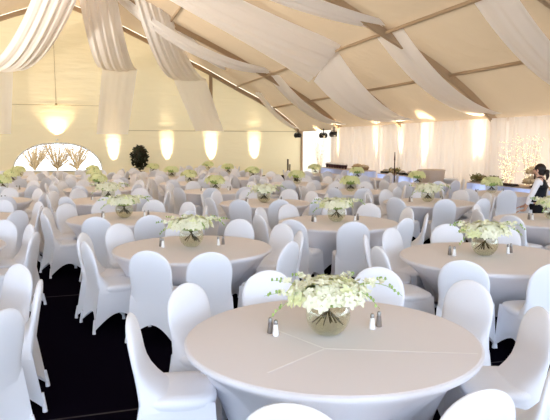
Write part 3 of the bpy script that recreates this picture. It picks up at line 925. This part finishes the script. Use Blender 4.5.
# ------------------------------------------------------------------ waitress
def skin_mesh(name, verts, edges, radii, root, mats, parent, sub=2):
    me = bpy.data.meshes.new(name); me.from_pydata(verts, edges, [])
    o = bpy.data.objects.new(name, me); col.objects.link(o)
    md = o.modifiers.new('skin', 'SKIN'); md.use_smooth_shade = True
    for i, sv in enumerate(me.skin_vertices[0].data):
        r = radii[i]; sv.radius = r if isinstance(r, tuple) else (r, r); sv.use_root = (i == root)
    sb_ = o.modifiers.new('sub', 'SUBSURF'); sb_.levels = sub; sb_.render_levels = sub
    dg = bpy.context.evaluated_depsgraph_get(); dg.update()
    nm = bpy.data.meshes.new_from_object(o.evaluated_get(dg)); nm.name = name
    bpy.data.objects.remove(o)
    nm.materials.clear(); nm.materials.append(mats)
    for p in nm.polygons: p.use_smooth = True
    r = bpy.data.objects.new(name, nm); col.objects.link(r); r.parent = parent
    return r
wt = thing('person', 'person with dark tied hair, white shirt and black vest, standing and facing left', 'person', (4.84, 10.95, 0), math.radians(58))
wt.scale = (.97, .97, .965)
# local: faces +Y, her left is -X (towards the camera)
V = [(0, 0, .90), (0, .01, 1.06), (0, .0, 1.22), (0, -.01, 1.33), (0, .0, 1.385), (0, .025, 1.44), (0, .05, 1.50), (0, .045, 1.555),
     (-.155, .01, 1.30), (-.205, .10, 1.06), (-.20, .19, .83), (-.197, .215, .755),
     (.155, -.01, 1.30), (.20, .10, 1.06), (.16, .23, .86), (.15, .275, .80),
     (-.085, 0, .84), (-.09, .015, .47), (-.09, -.02, .09), (-.09, .12, .035),
     (.085, 0, .84), (.09, .015, .47), (.09, -.02, .09), (.09, .12, .035)]
Ed = [(0, 1), (1, 2), (2, 3), (3, 4), (4, 5), (5, 6), (6, 7), (3, 8), (8, 9), (9, 10), (10, 11), (3, 12), (12, 13), (13, 14), (14, 15),
      (0, 16), (16, 17), (17, 18), (18, 19), (0, 20), (20, 21), (21, 22), (22, 23)]
Rd = [(.145, .105), (.125, .09), (.14, .10), (.11, .08), .052, .062, .082, .070, .052, .042, .030, .026, .052, .042, .030, .026,
      .085, .058, .040, .03, .085, .058, .040, .03]
# hands: palm and fingers as chains rooted in the wrist
for (wi, sx) in ((11, -1), (15, 1)):
    w0 = Vector(V[wi]); b = len(V)
    palm = w0+Vector((0, .05, -.012)); V.append(tuple(palm)); Ed.append((wi, b)); Rd.append((.030, .016))
    for k, (off, ln) in enumerate(((-.027, .062), (-.009, .074), (.009, .070), (.027, .055))):
        p1 = palm+Vector((off, .03, -.002)); p2 = p1+Vector((off*.15, ln*.55, -.014)); p3 = p2+Vector((0, ln*.40, -.026))
        i = len(V); V += [tuple(p1), tuple(p2), tuple(p3)]; Ed += [(b, i), (i, i+1), (i+1, i+2)]; Rd += [.0095, .0085, .007]
    i = len(V); q1 = w0+Vector((-sx*.03, .025, -.01)); q2 = q1+Vector((-sx*.014, .028, -.012)); q3 = q2+Vector((0, .024, -.008))
    V += [tuple(q1), tuple(q2), tuple(q3)]; Ed += [(b, i), (i, i+1), (i+1, i+2)]; Rd += [.011, .0095, .008]
skin_mesh('body', V, Ed, Rd, 0, M['skin'], wt, 2)
# face
mb = MB()
mb.add([(0, .118, 1.525), (-.014, .120, 1.482), (.014, .120, 1.482), (0, .148, 1.484), (0, .122, 1.474)], [[0, 1, 3], [0, 3, 2], [1, 4, 3], [3, 4, 2]])
mb.build('nose', M['skin'], wt)
mb = MB(); mb.ball((0, .124, 1.455), (.026, .010, .009), 10, 6); mb.build('mouth', M['lip'], wt)
for s in (-1, 1):
    mb = MB(); mb.ball((s*.032, .112, 1.52), (.014, .010, .009), 8, 6); mb.build('eye', M['eye'], wt)
    mb = MB(); mb.ball((s*.082, .035, 1.505), (.010, .020, .032), 8, 6); mb.build('ear', M['skin'], wt)
mb = MB(); mb.ball((0, .004, 1.535), (.094, .104, .104), 20, 14); hr = mb.build('hair', M['hair'], wt)
mb = MB(); mb.ball((0, -.02, 1.47), (.082, .075, .075), 16, 10); mb.ball((0, -.115, 1.475), (.052, .05, .055), 14, 10); mb.tube([(0, -.12, 1.46), (0, -.13, 1.40), (0, -.115, 1.33)], [.04, .032, .012], 10)
mb.build('tied_hair', M['hair'], hr)
skin_mesh('shirt', [(0, .005, 1.02), (0, .0, 1.18), (0, -.005, 1.315), (0, .0, 1.375), (-.16, .01, 1.298), (-.207, .10, 1.06), (-.202, .18, .855), (.16, -.01, 1.298), (.202, .10, 1.06), (.165, .215, .885)],
          [(0, 1), (1, 2), (2, 3), (2, 4), (4, 5), (5, 6), (2, 7), (7, 8), (8, 9)],
          [(.135, .10), (.138, .10), (.11, .085), (.062, .060), .066, .055, .042, .066, .055, .042], 0, M['shirt'], wt, 2)
skin_mesh('vest', [(0, .008, .93), (0, .008, 1.06), (0, .0, 1.19), (0, -.004, 1.285), (-.105, -.008, 1.325), (.105, -.008, 1.325)], [(0, 1), (1, 2), (2, 3), (3, 4), (3, 5)],
          [(.168, .135), (.162, .130), (.175, .138), (.150, .122), (.062, .085), (.062, .085)], 1, M['blackcloth'], wt, 2)
skin_mesh('trousers', [(0, 0, .93), (-.088, 0, .80), (-.092, .015, .47), (-.092, -.015, .07), (.088, 0, .80), (.092, .015, .47), (.092, -.015, .07)],
          [(0, 1), (1, 2), (2, 3), (0, 4), (4, 5), (5, 6)], [(.155, .12), .105, .08, .065, .105, .08, .065], 0, M['blackcloth'], wt, 2)
mb = MB(); R = []
for z, e in ((.945, 1.0), (.965, 1.03), (.985, 1.0)):
    R.append([(.178*e*math.cos(2*PI*k/32), .008+.142*e*math.sin(2*PI*k/32), z) for k in range(32)])
mb.grid(R, True); mb.build('apron_string', M['shirt'], wt)
for s in (-1, 1):
    mb = MB(); mb.ball((s*.092, .06, .045), (.052, .135, .045), 12, 8); mb.build('shoe', M['black'], wt)

# ------------------------------------------------------------------ daylight
wd = bpy.data.worlds.new('sky'); scene.world = wd; wd.use_nodes = True
nt = wd.node_tree; bg = nt.nodes['Background']
bg.inputs['Color'].default_value = (.68, .81, 1.0, 1); bg.inputs['Strength'].default_value = 4.2
sd = bpy.data.lights.new('sun', 'SUN'); sd.energy = 6.0; sd.angle = math.radians(3); sd.color = (1, .94, .84)
so = bpy.data.objects.new('sun', sd); col.objects.link(so)
so.rotation_euler = Vector((-.45, .25, -1)).to_track_quat('-Z', 'Y').to_euler()

# ------------------------------------------------------------------ camera
cd = bpy.data.cameras.new('camera'); cam = bpy.data.objects.new('camera', cd); col.objects.link(cam)
cd.sensor_fit = 'HORIZONTAL'; cd.sensor_width = 36; cd.lens = 36*600/550; cd.clip_start = .05; cd.clip_end = 400
cam.location = (0, 0, CZ); cam.rotation_euler = (PI/2-PX, 0, 0)
scene.camera = cam
vs = scene.view_settings
vs.view_transform = 'Standard'; vs.look = 'None'; vs.exposure = 0.48; vs.gamma = 1; vs.use_curve_mapping = False
scene.cycles.max_bounces = 10; scene.cycles.diffuse_bounces = 6; scene.cycles.transparent_max_bounces = 24
